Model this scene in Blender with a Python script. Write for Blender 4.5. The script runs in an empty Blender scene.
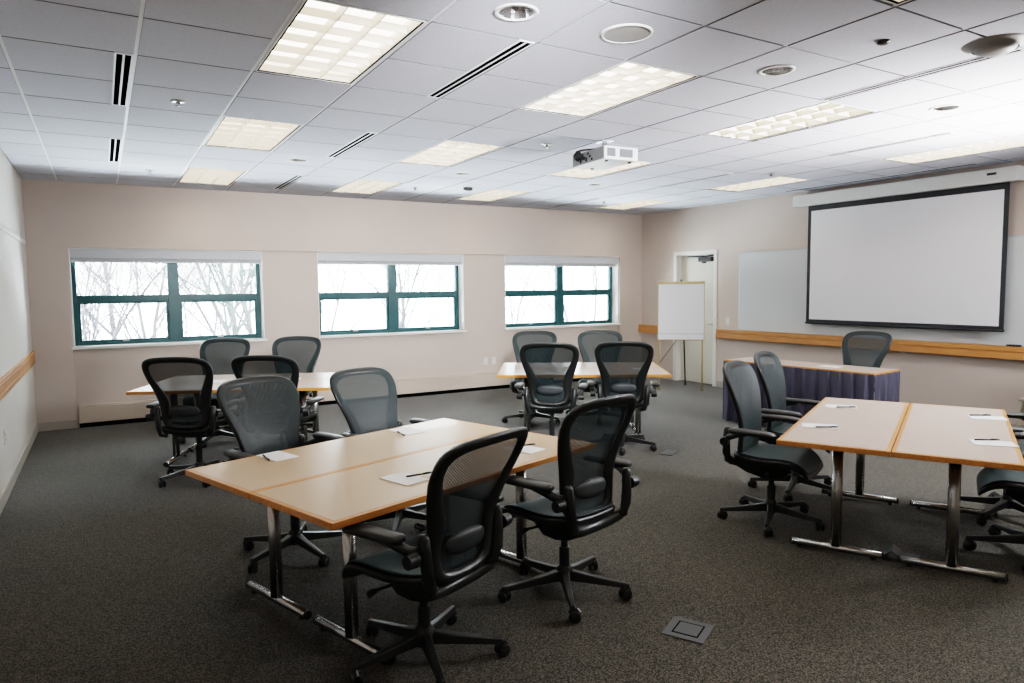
import bpy, bmesh, math, random
from mathutils import Vector, Matrix
random.seed(7)
C = bpy.context.scene.collection
PI = math.pi
def rad(d): return math.radians(d)

# ------------------------------------------------------------------ materials
def mat(name, col=(.8,.8,.8), rough=.5, metal=0.0, spec=.5, emit=None, estr=0.0, coat=0.0, noise=None, bump=None):
    m = bpy.data.materials.new(name); m.use_nodes = True
    nt = m.node_tree; b = nt.nodes['Principled BSDF']
    b.inputs['Base Color'].default_value = (*col, 1)
    b.inputs['Roughness'].default_value = rough
    b.inputs['Metallic'].default_value = metal
    b.inputs['Specular IOR Level'].default_value = spec
    if coat: b.inputs['Coat Weight'].default_value = coat
    if emit:
        b.inputs['Emission Color'].default_value = (*emit, 1)
        b.inputs['Emission Strength'].default_value = estr
    if noise or bump:
        tc = nt.nodes.new('ShaderNodeTexCoord')
    if noise:                                   # (scale, amount, stretch)
        sc, amt, st = noise
        mp = nt.nodes.new('ShaderNodeMapping'); mp.inputs['Scale'].default_value = st
        n = nt.nodes.new('ShaderNodeTexNoise'); n.inputs['Scale'].default_value = sc; n.inputs['Detail'].default_value = 5
        r = nt.nodes.new('ShaderNodeValToRGB')
        r.color_ramp.elements[0].color = (*[c*(1-amt) for c in col], 1); r.color_ramp.elements[0].position = .3
        r.color_ramp.elements[1].color = (*[min(1, c*(1+amt)) for c in col], 1); r.color_ramp.elements[1].position = .7
        nt.links.new(tc.outputs['Object'], mp.inputs['Vector']); nt.links.new(mp.outputs['Vector'], n.inputs['Vector'])
        nt.links.new(n.outputs['Fac'], r.inputs['Fac']); nt.links.new(r.outputs['Color'], b.inputs['Base Color'])
    if bump:
        sc, st = bump
        n2 = nt.nodes.new('ShaderNodeTexNoise'); n2.inputs['Scale'].default_value = sc; n2.inputs['Detail'].default_value = 3
        bp = nt.nodes.new('ShaderNodeBump'); bp.inputs['Strength'].default_value = st; bp.inputs['Distance'].default_value = .004
        nt.links.new(tc.outputs['Object'], n2.inputs['Vector']); nt.links.new(n2.outputs['Fac'], bp.inputs['Height'])
        nt.links.new(bp.outputs['Normal'], b.inputs['Normal'])
    return m

def carpet_mat():
    m = bpy.data.materials.new('carpet'); m.use_nodes = True
    nt = m.node_tree; b = nt.nodes['Principled BSDF']; L = nt.links.new
    tc = nt.nodes.new('ShaderNodeTexCoord')
    n = nt.nodes.new('ShaderNodeTexNoise'); n.inputs['Scale'].default_value = 105; n.inputs['Detail'].default_value = 3; n.inputs['Roughness'].default_value = .7
    r = nt.nodes.new('ShaderNodeValToRGB'); e = r.color_ramp.elements
    e[0].position = .36; e[0].color = (.012,.012,.010,1); e[1].position = .66; e[1].color = (.142,.124,.092,1)
    x = e.new(.5); x.color = (.054,.047,.036,1)
    vo = nt.nodes.new('ShaderNodeTexVoronoi'); vo.inputs['Scale'].default_value = 185
    sep = nt.nodes.new('ShaderNodeSeparateColor'); av = nt.nodes.new('ShaderNodeMath'); av.operation='MULTIPLY_ADD'; av.inputs[1].default_value=.5; av.inputs[2].default_value=-.25
    sm = nt.nodes.new('ShaderNodeMath'); sm.operation='ADD'
    n3 = nt.nodes.new('ShaderNodeTexNoise'); n3.inputs['Scale'].default_value = 1.3; n3.inputs['Detail'].default_value = 4
    mx = nt.nodes.new('ShaderNodeMixRGB'); mx.blend_type = 'MULTIPLY'; mx.inputs['Fac'].default_value = .35
    L(tc.outputs['Object'], n.inputs['Vector']); L(tc.outputs['Object'], vo.inputs['Vector']); L(vo.outputs['Color'], sep.inputs[0]); L(sep.outputs[0], av.inputs[0]); L(av.outputs[0], sm.inputs[0]); L(n.outputs['Fac'], sm.inputs[1]); L(sm.outputs[0], r.inputs['Fac'])
    L(tc.outputs['Object'], n3.inputs['Vector'])
    L(r.outputs['Color'], mx.inputs['Color1']); L(n3.outputs['Fac'], mx.inputs['Color2'])
    L(mx.outputs['Color'], b.inputs['Base Color'])
    b.inputs['Roughness'].default_value = .95; b.inputs['Specular IOR Level'].default_value = .25
    b.inputs['Sheen Weight'].default_value = .2; b.inputs['Sheen Roughness'].default_value = .45
    b.inputs['Sheen Tint'].default_value = (.95,.97,1,1)
    bp = nt.nodes.new('ShaderNodeBump'); bp.inputs['Strength'].default_value = .4; bp.inputs['Distance'].default_value = .004
    L(n.outputs['Fac'], bp.inputs['Height']); L(bp.outputs['Normal'], b.inputs['Normal'])
    return m

def wood_mat(name, c1, c2, axis=(1,14,14), rough=.4):
    m = bpy.data.materials.new(name); m.use_nodes = True
    nt = m.node_tree; b = nt.nodes['Principled BSDF']; L = nt.links.new
    tc = nt.nodes.new('ShaderNodeTexCoord'); mp = nt.nodes.new('ShaderNodeMapping'); mp.inputs['Scale'].default_value = axis
    n = nt.nodes.new('ShaderNodeTexNoise'); n.inputs['Scale'].default_value = 5; n.inputs['Detail'].default_value = 6; n.inputs['Distortion'].default_value = .6
    r = nt.nodes.new('ShaderNodeValToRGB'); r.color_ramp.elements[0].color = (*c1,1); r.color_ramp.elements[1].color = (*c2,1)
    r.color_ramp.elements[0].position = .3; r.color_ramp.elements[1].position = .7
    L(tc.outputs['Object'], mp.inputs['Vector']); L(mp.outputs['Vector'], n.inputs['Vector']); L(n.outputs['Fac'], r.inputs['Fac'])
    L(r.outputs['Color'], b.inputs['Base Color']); b.inputs['Roughness'].default_value = rough
    return m

def pellicle_mat(name, col, open_amt):
    # woven chair mesh: fine vertical ribs, open gaps between them let the view through
    m = bpy.data.materials.new(name); m.use_nodes = True
    nt = m.node_tree; b = nt.nodes['Principled BSDF']; L = nt.links.new
    out = nt.nodes['Material Output']
    tc = nt.nodes.new('ShaderNodeTexCoord')
    w = nt.nodes.new('ShaderNodeTexWave'); w.wave_type = 'BANDS'; w.bands_direction = 'X'; w.inputs['Scale'].default_value = 38; w.inputs['Distortion'].default_value = .15
    w2 = nt.nodes.new('ShaderNodeTexWave'); w2.wave_type = 'BANDS'; w2.bands_direction = 'Z'; w2.inputs['Scale'].default_value = 60
    ad = nt.nodes.new('ShaderNodeMath'); ad.operation = 'MULTIPLY_ADD'; ad.inputs[1].default_value = .22
    mr = nt.nodes.new('ShaderNodeMapRange'); mr.inputs['From Min'].default_value = .45; mr.inputs['From Max'].default_value = 1.15
    mr.inputs['To Min'].default_value = 0; mr.inputs['To Max'].default_value = open_amt
    tr = nt.nodes.new('ShaderNodeBsdfTransparent'); mix = nt.nodes.new('ShaderNodeMixShader')
    L(tc.outputs['Object'], w.inputs['Vector']); L(tc.outputs['Object'], w2.inputs['Vector'])
    L(w2.outputs['Fac'], ad.inputs[0]); L(w.outputs['Fac'], ad.inputs[2]); L(ad.outputs[0], mr.inputs['Value'])
    L(mr.outputs[0], mix.inputs['Fac']); L(b.outputs[0], mix.inputs[1]); L(tr.outputs[0], mix.inputs[2]); L(mix.outputs[0], out.inputs['Surface'])
    b.inputs['Base Color'].default_value = (*col,1); b.inputs['Roughness'].default_value = .45
    b.inputs['Sheen Weight'].default_value = .08; b.inputs['Sheen Tint'].default_value = (.6,.85,.95,1)
    return m

def glass_mat():
    m = bpy.data.materials.new('window_glass'); m.use_nodes = True
    nt = m.node_tree; L = nt.links.new; out = nt.nodes['Material Output']; nt.nodes.remove(nt.nodes['Principled BSDF'])
    t = nt.nodes.new('ShaderNodeBsdfTransparent'); t.inputs['Color'].default_value = (.97,.99,.98,1)
    g = nt.nodes.new('ShaderNodeBsdfGlossy'); g.inputs['Roughness'].default_value = .02
    f = nt.nodes.new('ShaderNodeFresnel'); f.inputs['IOR'].default_value = 1.35
    mx = nt.nodes.new('ShaderNodeMixShader')
    L(f.outputs[0], mx.inputs['Fac']); L(t.outputs[0], mx.inputs[1]); L(g.outputs[0], mx.inputs[2]); L(mx.outputs[0], out.inputs['Surface'])
    return m

M = dict(
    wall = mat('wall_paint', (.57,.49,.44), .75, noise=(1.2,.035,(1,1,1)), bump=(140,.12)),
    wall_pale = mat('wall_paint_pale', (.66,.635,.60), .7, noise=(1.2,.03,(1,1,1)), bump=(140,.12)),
    tile = mat('ceiling_tile', (.60,.615,.685), .9, noise=(60,.05,(1,1,1)), bump=(160,.25)),
    grid = mat('ceiling_grid', (.86,.87,.90), .5),
    reveal = mat('tile_edge_dark_shade', (.22,.22,.24), .9),  # bare dark tile edge, with groove shade added to the colour
    tee = mat('cross_tee_shade_grey', (.40,.40,.42), .6),  # groove shade painted into the grey of the cross tees
    white = mat('white_enamel', (.78,.78,.77), .4),
    trimw = mat('white_trim', (.80,.79,.77), .45),
    base = mat('baseboard_vinyl', (.40,.37,.33), .5),
    heater = mat('heater_cover_paint', (.56,.48,.41), .5),
    carpet = carpet_mat(),
    oak = wood_mat('oak_rail', (.40,.17,.05), (.54,.26,.09), (14,1,14), .4),
    edge = wood_mat('maple_edge', (.50,.205,.048), (.62,.29,.085), (1,10,10), .3),
    lam = mat('table_laminate', (.54,.375,.225), .33, noise=(240,.06,(1,1,1)), coat=.15),
    lam2 = mat('table_laminate_grey', (.56,.455,.395), .35, noise=(240,.06,(1,1,1)), coat=.15),
    chrome = mat('chrome', (.55,.55,.55), .26, 1.0),
    black = mat('black_plastic', (.012,.013,.013), .38),
    frame = mat('chair_frame_graphite', (.016,.018,.018), .34, noise=(30,.12,(1,1,1))),
    arm = mat('armrest_pad_vinyl', (.022,.023,.023), .38, bump=(300,.1)),
    basem = mat('chair_base_graphite', (.02,.021,.021), .33),
    mesh = pellicle_mat('chair_mesh_back', (.012,.023,.026), .40),
    seatm = pellicle_mat('chair_mesh_seat', (.010,.024,.023), .03),
    lumbar = mat('lumbar_foam', (.035,.04,.045), .5),
    teal = mat('teal_window_frame', (.018,.078,.085), .35, noise=(3,.1,(1,1,1))),
    glass = glass_mat(),
    blind = mat('blind_fabric', (.56,.58,.62), .8),
    screenw = mat('projection_fabric', (.86,.87,.92), .85),
    screenb = mat('screen_border', (.01,.012,.016), .6),
    wboard = mat('whiteboard_enamel', (.66,.69,.71), .16),
    door = mat('door_paint', (.70,.67,.60), .45),
    paper = mat('paper', (.90,.91,.95), .8),
    skirt = mat('navy_skirt', (.058,.058,.088), .75, noise=(14,.2,(1,1,.2))),
    easel = mat('easel_tan', (.50,.38,.18), .4),
    steel = mat('dark_steel', (.05,.05,.05), .4, .6),
    alu = mat('aluminium', (.55,.56,.57), .3, .9),
    proj = mat('projector_shell', (.78,.79,.80), .4),
    projg = mat('projector_grey', (.16,.16,.16), .45),
    vent = mat('vent_grey', (.15,.16,.18), .5),
    dark = mat('slot_dark', (.004,.004,.005), .9, spec=.0),
    lampm = mat('lamp_diffuser', (.9,.87,.8), .5, emit=(1,.91,.76), estr=5.2),
    lampw = mat('lamp_diffuser_cool', (.9,.9,.9), .5, emit=(1,.93,.84), estr=5.0),
    louver = mat('louver_faint_glow', (.74,.68,.60), .35, emit=(1,.9,.8), estr=.05),  # blades glow faintly: lamplight on them put into the material
    speaker = mat('speaker_grille', (.38,.37,.36), .6),
    cone = mat('downlight_cone', (.75,.75,.77), .12, .95),
    plate = mat('floor_plate', (.05,.053,.055), .45),
    dome = mat('dome_grey', (.30,.30,.29), .5),
    snow = mat('snow', (.88,.90,.93), .8, bump=(2,.6)),
    bark = mat('bark', (.035,.033,.037), .9, noise=(8,.4,(1,1,1))),
    evergreen = mat('evergreen_needles', (.045,.065,.055), .9, noise=(8,.4,(1,1,1))),
    tan = mat('tan_frame', (.33,.29,.22), .45),
    ink = mat('pen_black', (.01,.01,.012), .3),
    plastic = mat('outlet_plastic', (.72,.70,.66), .4),
)

# ------------------------------------------------------------------ mesh helpers
class MB:
    def __init__(s): s.v=[]; s.f=[]; s.mi=[]
    def add(s, vs, fs, mi=0):
        o=len(s.v); s.v += [tuple(v) for v in vs]; s.f += [tuple(i+o for i in f) for f in fs]; s.mi += [mi]*len(fs); return s
    def box(s, x0,x1,y0,y1,z0,z1, mi=0, T=None):
        vs=[Vector(p) for p in [(x0,y0,z0),(x1,y0,z0),(x1,y1,z0),(x0,y1,z0),(x0,y0,z1),(x1,y0,z1),(x1,y1,z1),(x0,y1,z1)]]
        if T: vs=[T@v for v in vs]
        return s.add(vs, [(3,2,1,0),(4,5,6,7),(0,1,5,4),(1,2,6,5),(2,3,7,6),(3,0,4,7)], mi)
    def tube(s, pts, rs, n=12, mi=0, cap=True, flat=1.0):
        pts=[Vector(p) for p in pts]
        if not hasattr(rs,'__len__'): rs=[rs]*len(pts)
        rings=[]
        for i,p in enumerate(pts):
            d=(pts[min(i+1,len(pts)-1)]-pts[max(i-1,0)]).normalized()
            up=Vector((0,0,1)) if abs(d.z)<.95 else Vector((0,1,0))
            a=d.cross(up).normalized(); b=a.cross(d).normalized()
            rings.append([p+(a*math.cos(2*PI*k/n)+b*flat*math.sin(2*PI*k/n))*rs[i] for k in range(n)])
        vs=[v for r in rings for v in r]; fs=[]
        for i in range(len(pts)-1):
            for k in range(n):
                fs.append((i*n+k, i*n+(k+1)%n, (i+1)*n+(k+1)%n, (i+1)*n+k))
        if cap:
            fs.append(tuple(range(n))[::-1]); fs.append(tuple((len(pts)-1)*n+k for k in range(n)))
        return s.add(vs, fs, mi)
    def lathe(s, prof, n=24, c=(0,0,0), mi=0):
        vs=[]; fs=[]
        for (r,z) in prof:
            for k in range(n):
                a=2*PI*k/n; vs.append((c[0]+r*math.cos(a), c[1]+r*math.sin(a), c[2]+z))
        for i in range(len(prof)-1):
            for k in range(n):
                fs.append((i*n+k, i*n+(k+1)%n, (i+1)*n+(k+1)%n, (i+1)*n+k))
        return s.add(vs, fs, mi)
    def obj(s, name, mats, parent=None, smooth=False, bevel=0, subsurf=0, bseg=2, fix=True):
        me=bpy.data.meshes.new(name); me.from_pydata(s.v, [], s.f)
        if not isinstance(mats,(list,tuple)): mats=[mats]
        for m in mats: me.materials.append(m)
        for p,i in zip(me.polygons, s.mi): p.material_index=i
        if fix:
            bm=bmesh.new(); bm.from_mesh(me); bmesh.ops.recalc_face_normals(bm, faces=bm.faces); bm.to_mesh(me); bm.free()
        if smooth or subsurf:
            for p in me.polygons: p.use_smooth=True
        o=bpy.data.objects.new(name, me); C.objects.link(o)
        if parent: o.parent=parent
        if bevel:
            b=o.modifiers.new('bevel','BEVEL'); b.width=bevel; b.segments=bseg; b.limit_method='ANGLE'; b.angle_limit=rad(40)
            if smooth: b.harden_normals=False
        if subsurf:
            q=o.modifiers.new('subsurf','SUBSURF'); q.levels=subsurf; q.render_levels=subsurf
        return o
def smooth_by_angle(o, ang=40):
    me=o.data; bm=bmesh.new(); bm.from_mesh(me)
    for e in bm.edges:
        e.smooth = len(e.link_faces)==2 and e.calc_face_angle(0) < rad(ang)
    for f in bm.faces: f.smooth=True
    bm.to_mesh(me); bm.free(); return o
def tag(o, label=None, cat=None, group=None, kind=None):
    if label: o['label']=label
    if cat: o['category']=cat
    if group: o['group']=group
    if kind: o['kind']=kind
    return o
def thing(name, label, cat, loc=(0,0,0), rz=0, group=None):
    o=bpy.data.objects.new(name,None); C.objects.link(o); o.empty_display_size=.1
    o.location=loc; o.rotation_euler=(0,0,rz); return tag(o,label,cat,group)
def struct(o): o['kind']='structure'; return o
def copy_tree(o, parent=None):
    c=o.copy(); C.objects.link(c)
    if parent: c.parent=parent
    for ch in list(o.children): copy_tree(ch, c)
    return c
used=set()
def inst(proto, loc, rz, label, group=None):
    if proto.name not in used: used.add(proto.name); o=proto
    else: o=copy_tree(proto)
    o.location=loc; o.rotation_euler=(0,0,rz); o['label']=label
    if group: o['group']=group
    return o
def face(fx,fy): return math.atan2(-fx,fy)          # rotation that turns local +Y to (fx,fy)

# ------------------------------------------------------------------ room
XL,XR,YW,YB,H = -.725, 8.495, 9.786, -3.2, 2.92
fl=MB().box(XL-.2,XR+.2,YB-.2,YW+.35,-.1,0).obj('floor',M['carpet']); struct(fl)

# ceiling: exposed grid with lowered tile faces, openings where the light fittings sit
GX=[-.996,-.386,.224,.834,1.444,2.054,2.664,3.274,3.884,4.505,5.125,5.75,6.385,7.06,7.68,8.29,8.90]
GY=[3.213+.61*k for k in range(-11,12)]
lightcols=[(3,4),(6,7),(9,10),(13,14)]
rows=[3.213+2.44*k for k in range(-2,3)]
def in_light(i,y):
    return any(i==a for a,b in lightcols) and any(r-.01<y<r+1.21 for r in rows)
CANS=[(1.749,2.908),(3.579,2.908),(5.4375,2.908),(1.749,7.178),(3.579,7.178),(5.4375,7.178)]
cm=MB()
for i in range(len(GX)-1):
    x0,x1=max(GX[i],XL),min(GX[i+1],XR)
    if x1<=x0: continue
    for j in range(len(GY)-1):
        y0,y1=max(GY[j],YB),min(GY[j+1],YW)
        if y1<=y0: continue
        if in_light(i,(GY[j]+GY[j+1])/2): continue
        gx=.010; gy=.007
        hole=[c for c in CANS if x0<c[0]<x1 and y0<c[1]<y1]
        if hole:
            hx,hy=hole[0]; N=32; ring=[];sq=[]
            for q in range(N):
                an=2*PI*q/N; ca,sa=math.cos(an),math.sin(an); k_=max(abs(ca),abs(sa))
                ring.append((hx+.092*ca,hy+.092*sa)); sq.append(((x0+x1)/2+ca/k_*((x1-x0)/2-gx),(y0+y1)/2+sa/k_*((y1-y0)/2-gy)))
            vs=[(x,y,H) for x,y in sq]+[(x,y,H) for x,y in ring]+[(x,y,H+.03) for x,y in ring]+[(x,y,H+.03) for x,y in sq]
            fs=[]
            for q in range(N):
                r_=(q+1)%N
                fs+= [(q,r_,N+r_,N+q),(N+q,N+r_,2*N+r_,2*N+q),(q,3*N+q,3*N+r_,r_)]
            cm.add(vs,fs,0)
        else:
            a0,a1,b0,b1=x0+gx,x1-gx,y0+gy,y1-gy
            cm.add([(a0,b0,H),(a1,b0,H),(a1,b1,H),(a0,b1,H)],[(3,2,1,0)],0)
            for p,q in (((a0,b0),(a1,b0)),((a1,b0),(a1,b1)),((a1,b1),(a0,b1)),((a0,b1),(a0,b0))):
                cm.add([(*p,H),(*q,H),(*q,H+.03),(*p,H+.03)],[(0,1,2,3)],2)
# grid tees: long white runners along the room, cross tees between them
for x in GX:
    if XL<x<XR: cm.box(x-.012,x+.012,YB,YW,H+.007,H+.03,1)
for i in range(len(GX)-1):
    x0,x1=max(GX[i],XL),min(GX[i+1],XR)
    for y in GY:
        if YB<y<YW and not in_light(i,y) : cm.box(x0,x1,y-.012,y+.012,H+.010,H+.03,3)
        elif YB<y<YW and any(abs(y-r)<.02 for r in rows): cm.box(x0,x1,y-.012,y+.012,H+.010,H+.03,3)
ceil=cm.obj('ceiling',[M['tile'],M['grid'],M['reveal'],M['tee']],fix=False); struct(ceil)
MB().box(XL-.2,XR+.2,YB-.2,YW+.35,H+.16,H+.25).obj('roof_slab',M['tile']); struct(bpy.data.objects['roof_slab'])
bpy.data.objects['roof_slab'].name='ceiling_slab'

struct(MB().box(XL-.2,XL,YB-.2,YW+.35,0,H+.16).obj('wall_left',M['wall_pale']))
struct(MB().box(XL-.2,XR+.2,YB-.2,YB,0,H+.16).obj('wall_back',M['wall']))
# right wall with the door recess
DY0,DY1,DH=8.02,8.90,2.16
w=MB().box(XR,XR+.2,YB,DY0,0,H+.16).box(XR,XR+.2,DY1,YW+.35,0,H+.16).box(XR,XR+.2,DY0,DY1,DH,H+.16)
struct(w.obj('wall_right',M['wall']))
# window wall: header and end piers proud, parapet and piers between the windows set back
WIN=[(-.315,1.885),(2.62,4.90),(5.64,7.985)]
ZS,ZH=.975,2.155; YR=YW+.035; YO=YW+.35
w=MB()
w.box(XL,XR,YW,YO,ZH,H+.16)
w.box(XL,-.325,YW,YO,0,ZH); w.box(7.99,XR,YW,YO,0,ZH)
w.box(-.325,7.99,YR,YO,0,ZS-.03)
w.box(1.885,2.62,YR,YO,ZS-.03,ZH); w.box(4.90,5.64,YR,YO,ZS-.03,ZH)
w.box(-.325,-.315,YR,YO,ZS-.03,ZH); w.box(7.985,7.99,YR,YO,ZS-.03,ZH)
struct(w.obj('wall_front',M['wall']))
# white plaster reveals, sills and teal windows
FY0,FY1=YW+.20,YW+.27
for n,(x0,x1) in enumerate(WIN):
    r=MB().box(x0,x1,YR-.03,YO,ZS-.03,ZS-.002).box(x0-.02,x1+.02,YR-.05,YR-.005,ZS-.035,ZS-.001)
    struct(r.obj('trim_%d'%(n+4),M['trimw'],bevel=.004)); 
    w=MB(); w.box(x0,x0+.012,YR+.002,FY1,ZS,ZH).box(x1-.012,x1,YR+.002,FY1,ZS,ZH).box(x0,x1,YR+.002,FY1,ZH-.012,ZH)
    win=struct(w.obj('window_%d'%(n+1),M['trimw']))
    a,b=x0+.012,x1-.012; c=(a+b)/2+.02; zm0,zm1=1.50,1.585; zb=ZS; zt=ZH-.012
    f=MB()
    f.box(a,a+.045,FY0,FY1,zb,zt).box(b-.045,b,FY0,FY1,zb,zt).box(a+.045,b-.045,FY0,FY1,zb,zb+.03).box(a+.045,b-.045,FY0,FY1,zt-.05,zt)
    f.box(c-.065,c+.065,FY0-.012,FY1,zb+.03,zt-.05)
    f.box(a+.045,c-.065,FY0+.002,FY1,zm0,zm1).box(c+.065,b-.045,FY0+.002,FY1,zm0,zm1)
    f.obj('window_frame',M['teal'],win,bevel=.004)
    for (p,q) in ((a+.045,c-.065),(c+.065,b-.045)):
        s=MB().box(p,p+.03,FY0+.01,FY1-.01,zb+.03,zm0).box(q-.03,q,FY0+.01,FY1-.01,zb+.03,zm0).box(p+.03,q-.03,FY0+.01,FY1-.01,zb+.03,zb+.06).box(p+.03,q-.03,FY0+.01,FY1-.01,zm0-.022,zm0)
        sa=s.obj('sash',M['teal'],win,bevel=.003)
        MB().box(p+.03,q-.03,FY0+.04,FY0+.046,zb+.06,zm0-.022).obj('pane',M['glass'],sa)
        l=MB().box((p+q)/2-.035,(p+q)/2+.035,FY0-.004,FY0+.01,zb+.035,zb+.05).box((p+q)/2-.008,(p+q)/2+.03,FY0-.018,FY0-.004,zb+.04,zb+.052)
        l.obj('latch',M['alu'],sa)
        MB().box(p,q,FY0+.04,FY0+.046,zm1,zt-.05).obj('pane',M['glass'],win)
    lab=['white roller blind rolled up over the left window','white roller blind rolled up over the middle window','white roller blind rolled up over the window nearest the easel'][n]
    t=thing('roller_blind',lab,'blind',(0,0,0),0,'roller blinds over the windows')
    MB().box(x0+.002,x1-.002,YR+.005,YR+.10,2.03,ZH-.001).obj('cassette',M['blind'],t,bevel=.006)
    MB().box(x0+.02,x1-.02,YR+.06,YR+.064,1.995,2.03).obj('blind_fabric',M['blind'],t)
    MB().box(x0+.018,x1-.018,YR+.053,YR+.072,1.983,1.997).obj('bottom_bar',M['white'],t,bevel=.003)

# baseboards
def bb(name,x0,x1,y0,y1):
    struct(MB().box(x0,x1,y0,y1,.0,.10).obj(name,M['base'],bevel=.003))
bb('baseboard_left',XL,XL+.012,YB,YW-.013)
bb('baseboard_front',XL,-.325,YW-.012,YW)
bb('baseboard_right',XR-.012,XR,YB,7.955)
struct(MB().box(7.99,XR-.06,YW-.012,YW,0,.10).obj('baseboard_corner',M['base']))
# wooden rails on the walls
o=MB().box(XL,XL+.022,YB,YW-.002,.80,.95).box(XL+.022,XL+.028,YB,YW-.002,.83,.845).box(XL+.022,XL+.028,YB,YW-.002,.905,.92).obj('trim_1',M['oak'],bevel=.003); struct(o)
# right wall rail: front face, groove bead and a shallow tray top
def rrail(name,y0,y1):
    m=MB().box(XR-.055,XR,y0,y1,.795,.935).box(XR-.075,XR-.055,y0,y1,.80,.875).box(XR-.068,XR-.055,y0,y1,.885,.94)
    struct(m.obj(name,M['oak'],bevel=.004))
rrail('trim_2',YB,7.93); rrail('trim_3',8.99,YW-.002)
struct(MB().box(XL,XL+.03,YB,9.38,2.165,2.205).obj('trim_7',M['white'],bevel=.004))

# baseboard heater under the windows
t=thing('baseboard_heater','long beige metal baseboard heater cover running under the windows','heater',(0,YR,0))
m=MB().box(-.30,7.98,-.075,-.002,.055,.255).box(-.30,7.98,-.062,-.002,.255,.27)
m.obj('heater_cover',M['heater'],t,bevel=.006)
m=MB().box(-.30,7.98,-.05,-.002,0.0,.055); m.obj('toe_gap',M['dark'],t)

# door
d=MB().box(XR+.10,XR+.145,DY0+.02,DY1-.02,.008,DH-.02).obj('door_1',M['door'],bevel=.003); struct(d)
f=MB()
f.box(XR-.015,XR+.16,DY1-.02,DY1+.05,0,DH+.05).box(XR-.015,XR+.16,DY0-.05,DY0+.02,0,DH+.05).box(XR-.015,XR+.16,DY0+.02,DY1-.02,DH-.02,DH+.05)
f.box(XR+.145,XR+.16,DY0+.02,DY1-.02,0,DH-.02)
f.obj('door_frame',M['trimw'],d,bevel=.003)
m=MB().box(XR+.025,XR+.10,DY0+.12,DY0+.40,2.025,2.095).lathe([(.034,-.02),(.034,.075),(.02,.08),(.02,.10)],12,(XR+.06,DY0+.30,2.02)).tube([(XR+.06,DY0+.30,2.11),(XR+.01,DY0+.50,2.115),(XR+.05,DY0+.66,2.12)],.014,8).tube([(XR+.06,DY0+.30,2.10),(XR+.02,DY0+.14,2.115),(XR+.05,DY0+.06,2.12)],.012,8)
m.obj('door_closer',M['steel'],d,bevel=.004)
m=MB().lathe([(.026,0),(.03,.01),(.0,.012)],14,(0,0,0)).tube([(0,0,.0),(0,0,.05)],.01,8).tube([(0,0,.05),(.11,0,.055)],.009,8)
h=m.obj('door_handle',M['alu'],d,smooth=True); h.matrix_local=Matrix.Translation((XR+.10,DY0+.09,1.0))@Matrix.Rotation(rad(-90),4,'Y')@Matrix.Rotation(rad(90),4,'Z')

# wall outlets
def outlet(loc,rz,label,n=1):
    t=thing('wall_outlet',label,'outlet',loc,rz,'wall outlets')
    MB().box(-.036,.036,-.007,0,-.058,.058).obj('face_plate',M['plastic'],t,bevel=.002)
    for z in (-.022,.022):
        s=MB().lathe([(.0,-.0),(.016,-.0),(.016,.003)],12)
        q=MB().box(-.017,.017,-.0095,-.007,z-.014,z+.014).obj('socket',M['white'],t,bevel=.004)
        MB().box(-.008,-.005,-.0102,-.0095,z-.006,z+.006).box(.005,.008,-.0102,-.0095,z-.006,z+.006).obj('slots',M['dark'],q)
outlet((5.27,YR,.46),0,'left of two white outlets between the middle and right windows')
outlet((5.42,YR,.46),0,'right of two white outlets between the middle and right windows')
outlet((XL,6.80,.478),rad(90),'white outlet low on the left wall below the wooden rail')
outlet((XR,7.74,1.07),rad(-90),'white wall outlet above the wooden rail beside the door')

# ------------------------------------------------------------------ ceiling fittings
def make_troffer(w=.61,l=1.22):
    t=thing('ceiling_light','','ceiling light')
    m=MB(); e=.013
    m.box(e,w-e,e,l-e,.13,.14).box(e,e+.008,e,l-e,.0,.13).box(w-e-.008,w-e,e,l-e,.0,.13).box(e,w-e,e,e+.008,0,.13).box(e,w-e,l-e-.008,l-e,0,.13)
    m.obj('housing',M['white'],t)
    m=MB(); a=.021; g=.009
    m.box(a,a+g,a,l-a,.002,.03).box(w-a-g,w-a,a,l-a,.002,.03).box(a,w-a,a,a+g,.002,.03).box(a,w-a,l-a-g,l-a,.002,.03)
    m.obj('trim_gap',M['dark'],t)
    MB().add([(.03,.03,.075),(w-.03,.03,.075),(w-.03,l-.03,.075),(.03,l-.03,.075)],[(3,2,1,0)]).obj('lamp_panel',M['lampm'],t,fix=False)
    m=MB(); x0,x1,y0,y1=.03,w-.03,.03,l-.03
    def blade_y(x,tw=.02):   # along y, wedge section: thin at the bottom
        m.add([(x-.0025,y0,.004),(x+.0025,y0,.004),(x+tw/2,y0,.045),(x-tw/2,y0,.045),(x-.0025,y1,.004),(x+.0025,y1,.004),(x+tw/2,y1,.045),(x-tw/2,y1,.045)],[(0,1,5,4),(1,2,6,5),(2,3,7,6),(3,0,4,7),(0,3,2,1),(4,5,6,7)])
    def blade_x(y,tw=.03):
        m.add([(x0,y-.0025,.006),(x0,y+.0025,.006),(x0,y+tw/2,.042),(x0,y-tw/2,.042),(x1,y-.0025,.006),(x1,y+.0025,.006),(x1,y+tw/2,.042),(x1,y-tw/2,.042)],[(0,1,5,4),(1,2,6,5),(2,3,7,6),(3,0,4,7),(0,3,2,1),(4,5,6,7)])
    for k in range(4): blade_y(x0+(x1-x0)*k/3)
    for k in range(7): blade_x(y0+(y1-y0)*k/6)
    m.obj('louver',M['louver'],t)
    return t
trof=make_troffer()
cols=['first line from the left wall','second line from the left wall','third line from the left wall','line nearest the screen']
rown=['behind the camera, second row','just over the camera','nearest row in view','middle row in view','far row by the windows']
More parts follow.
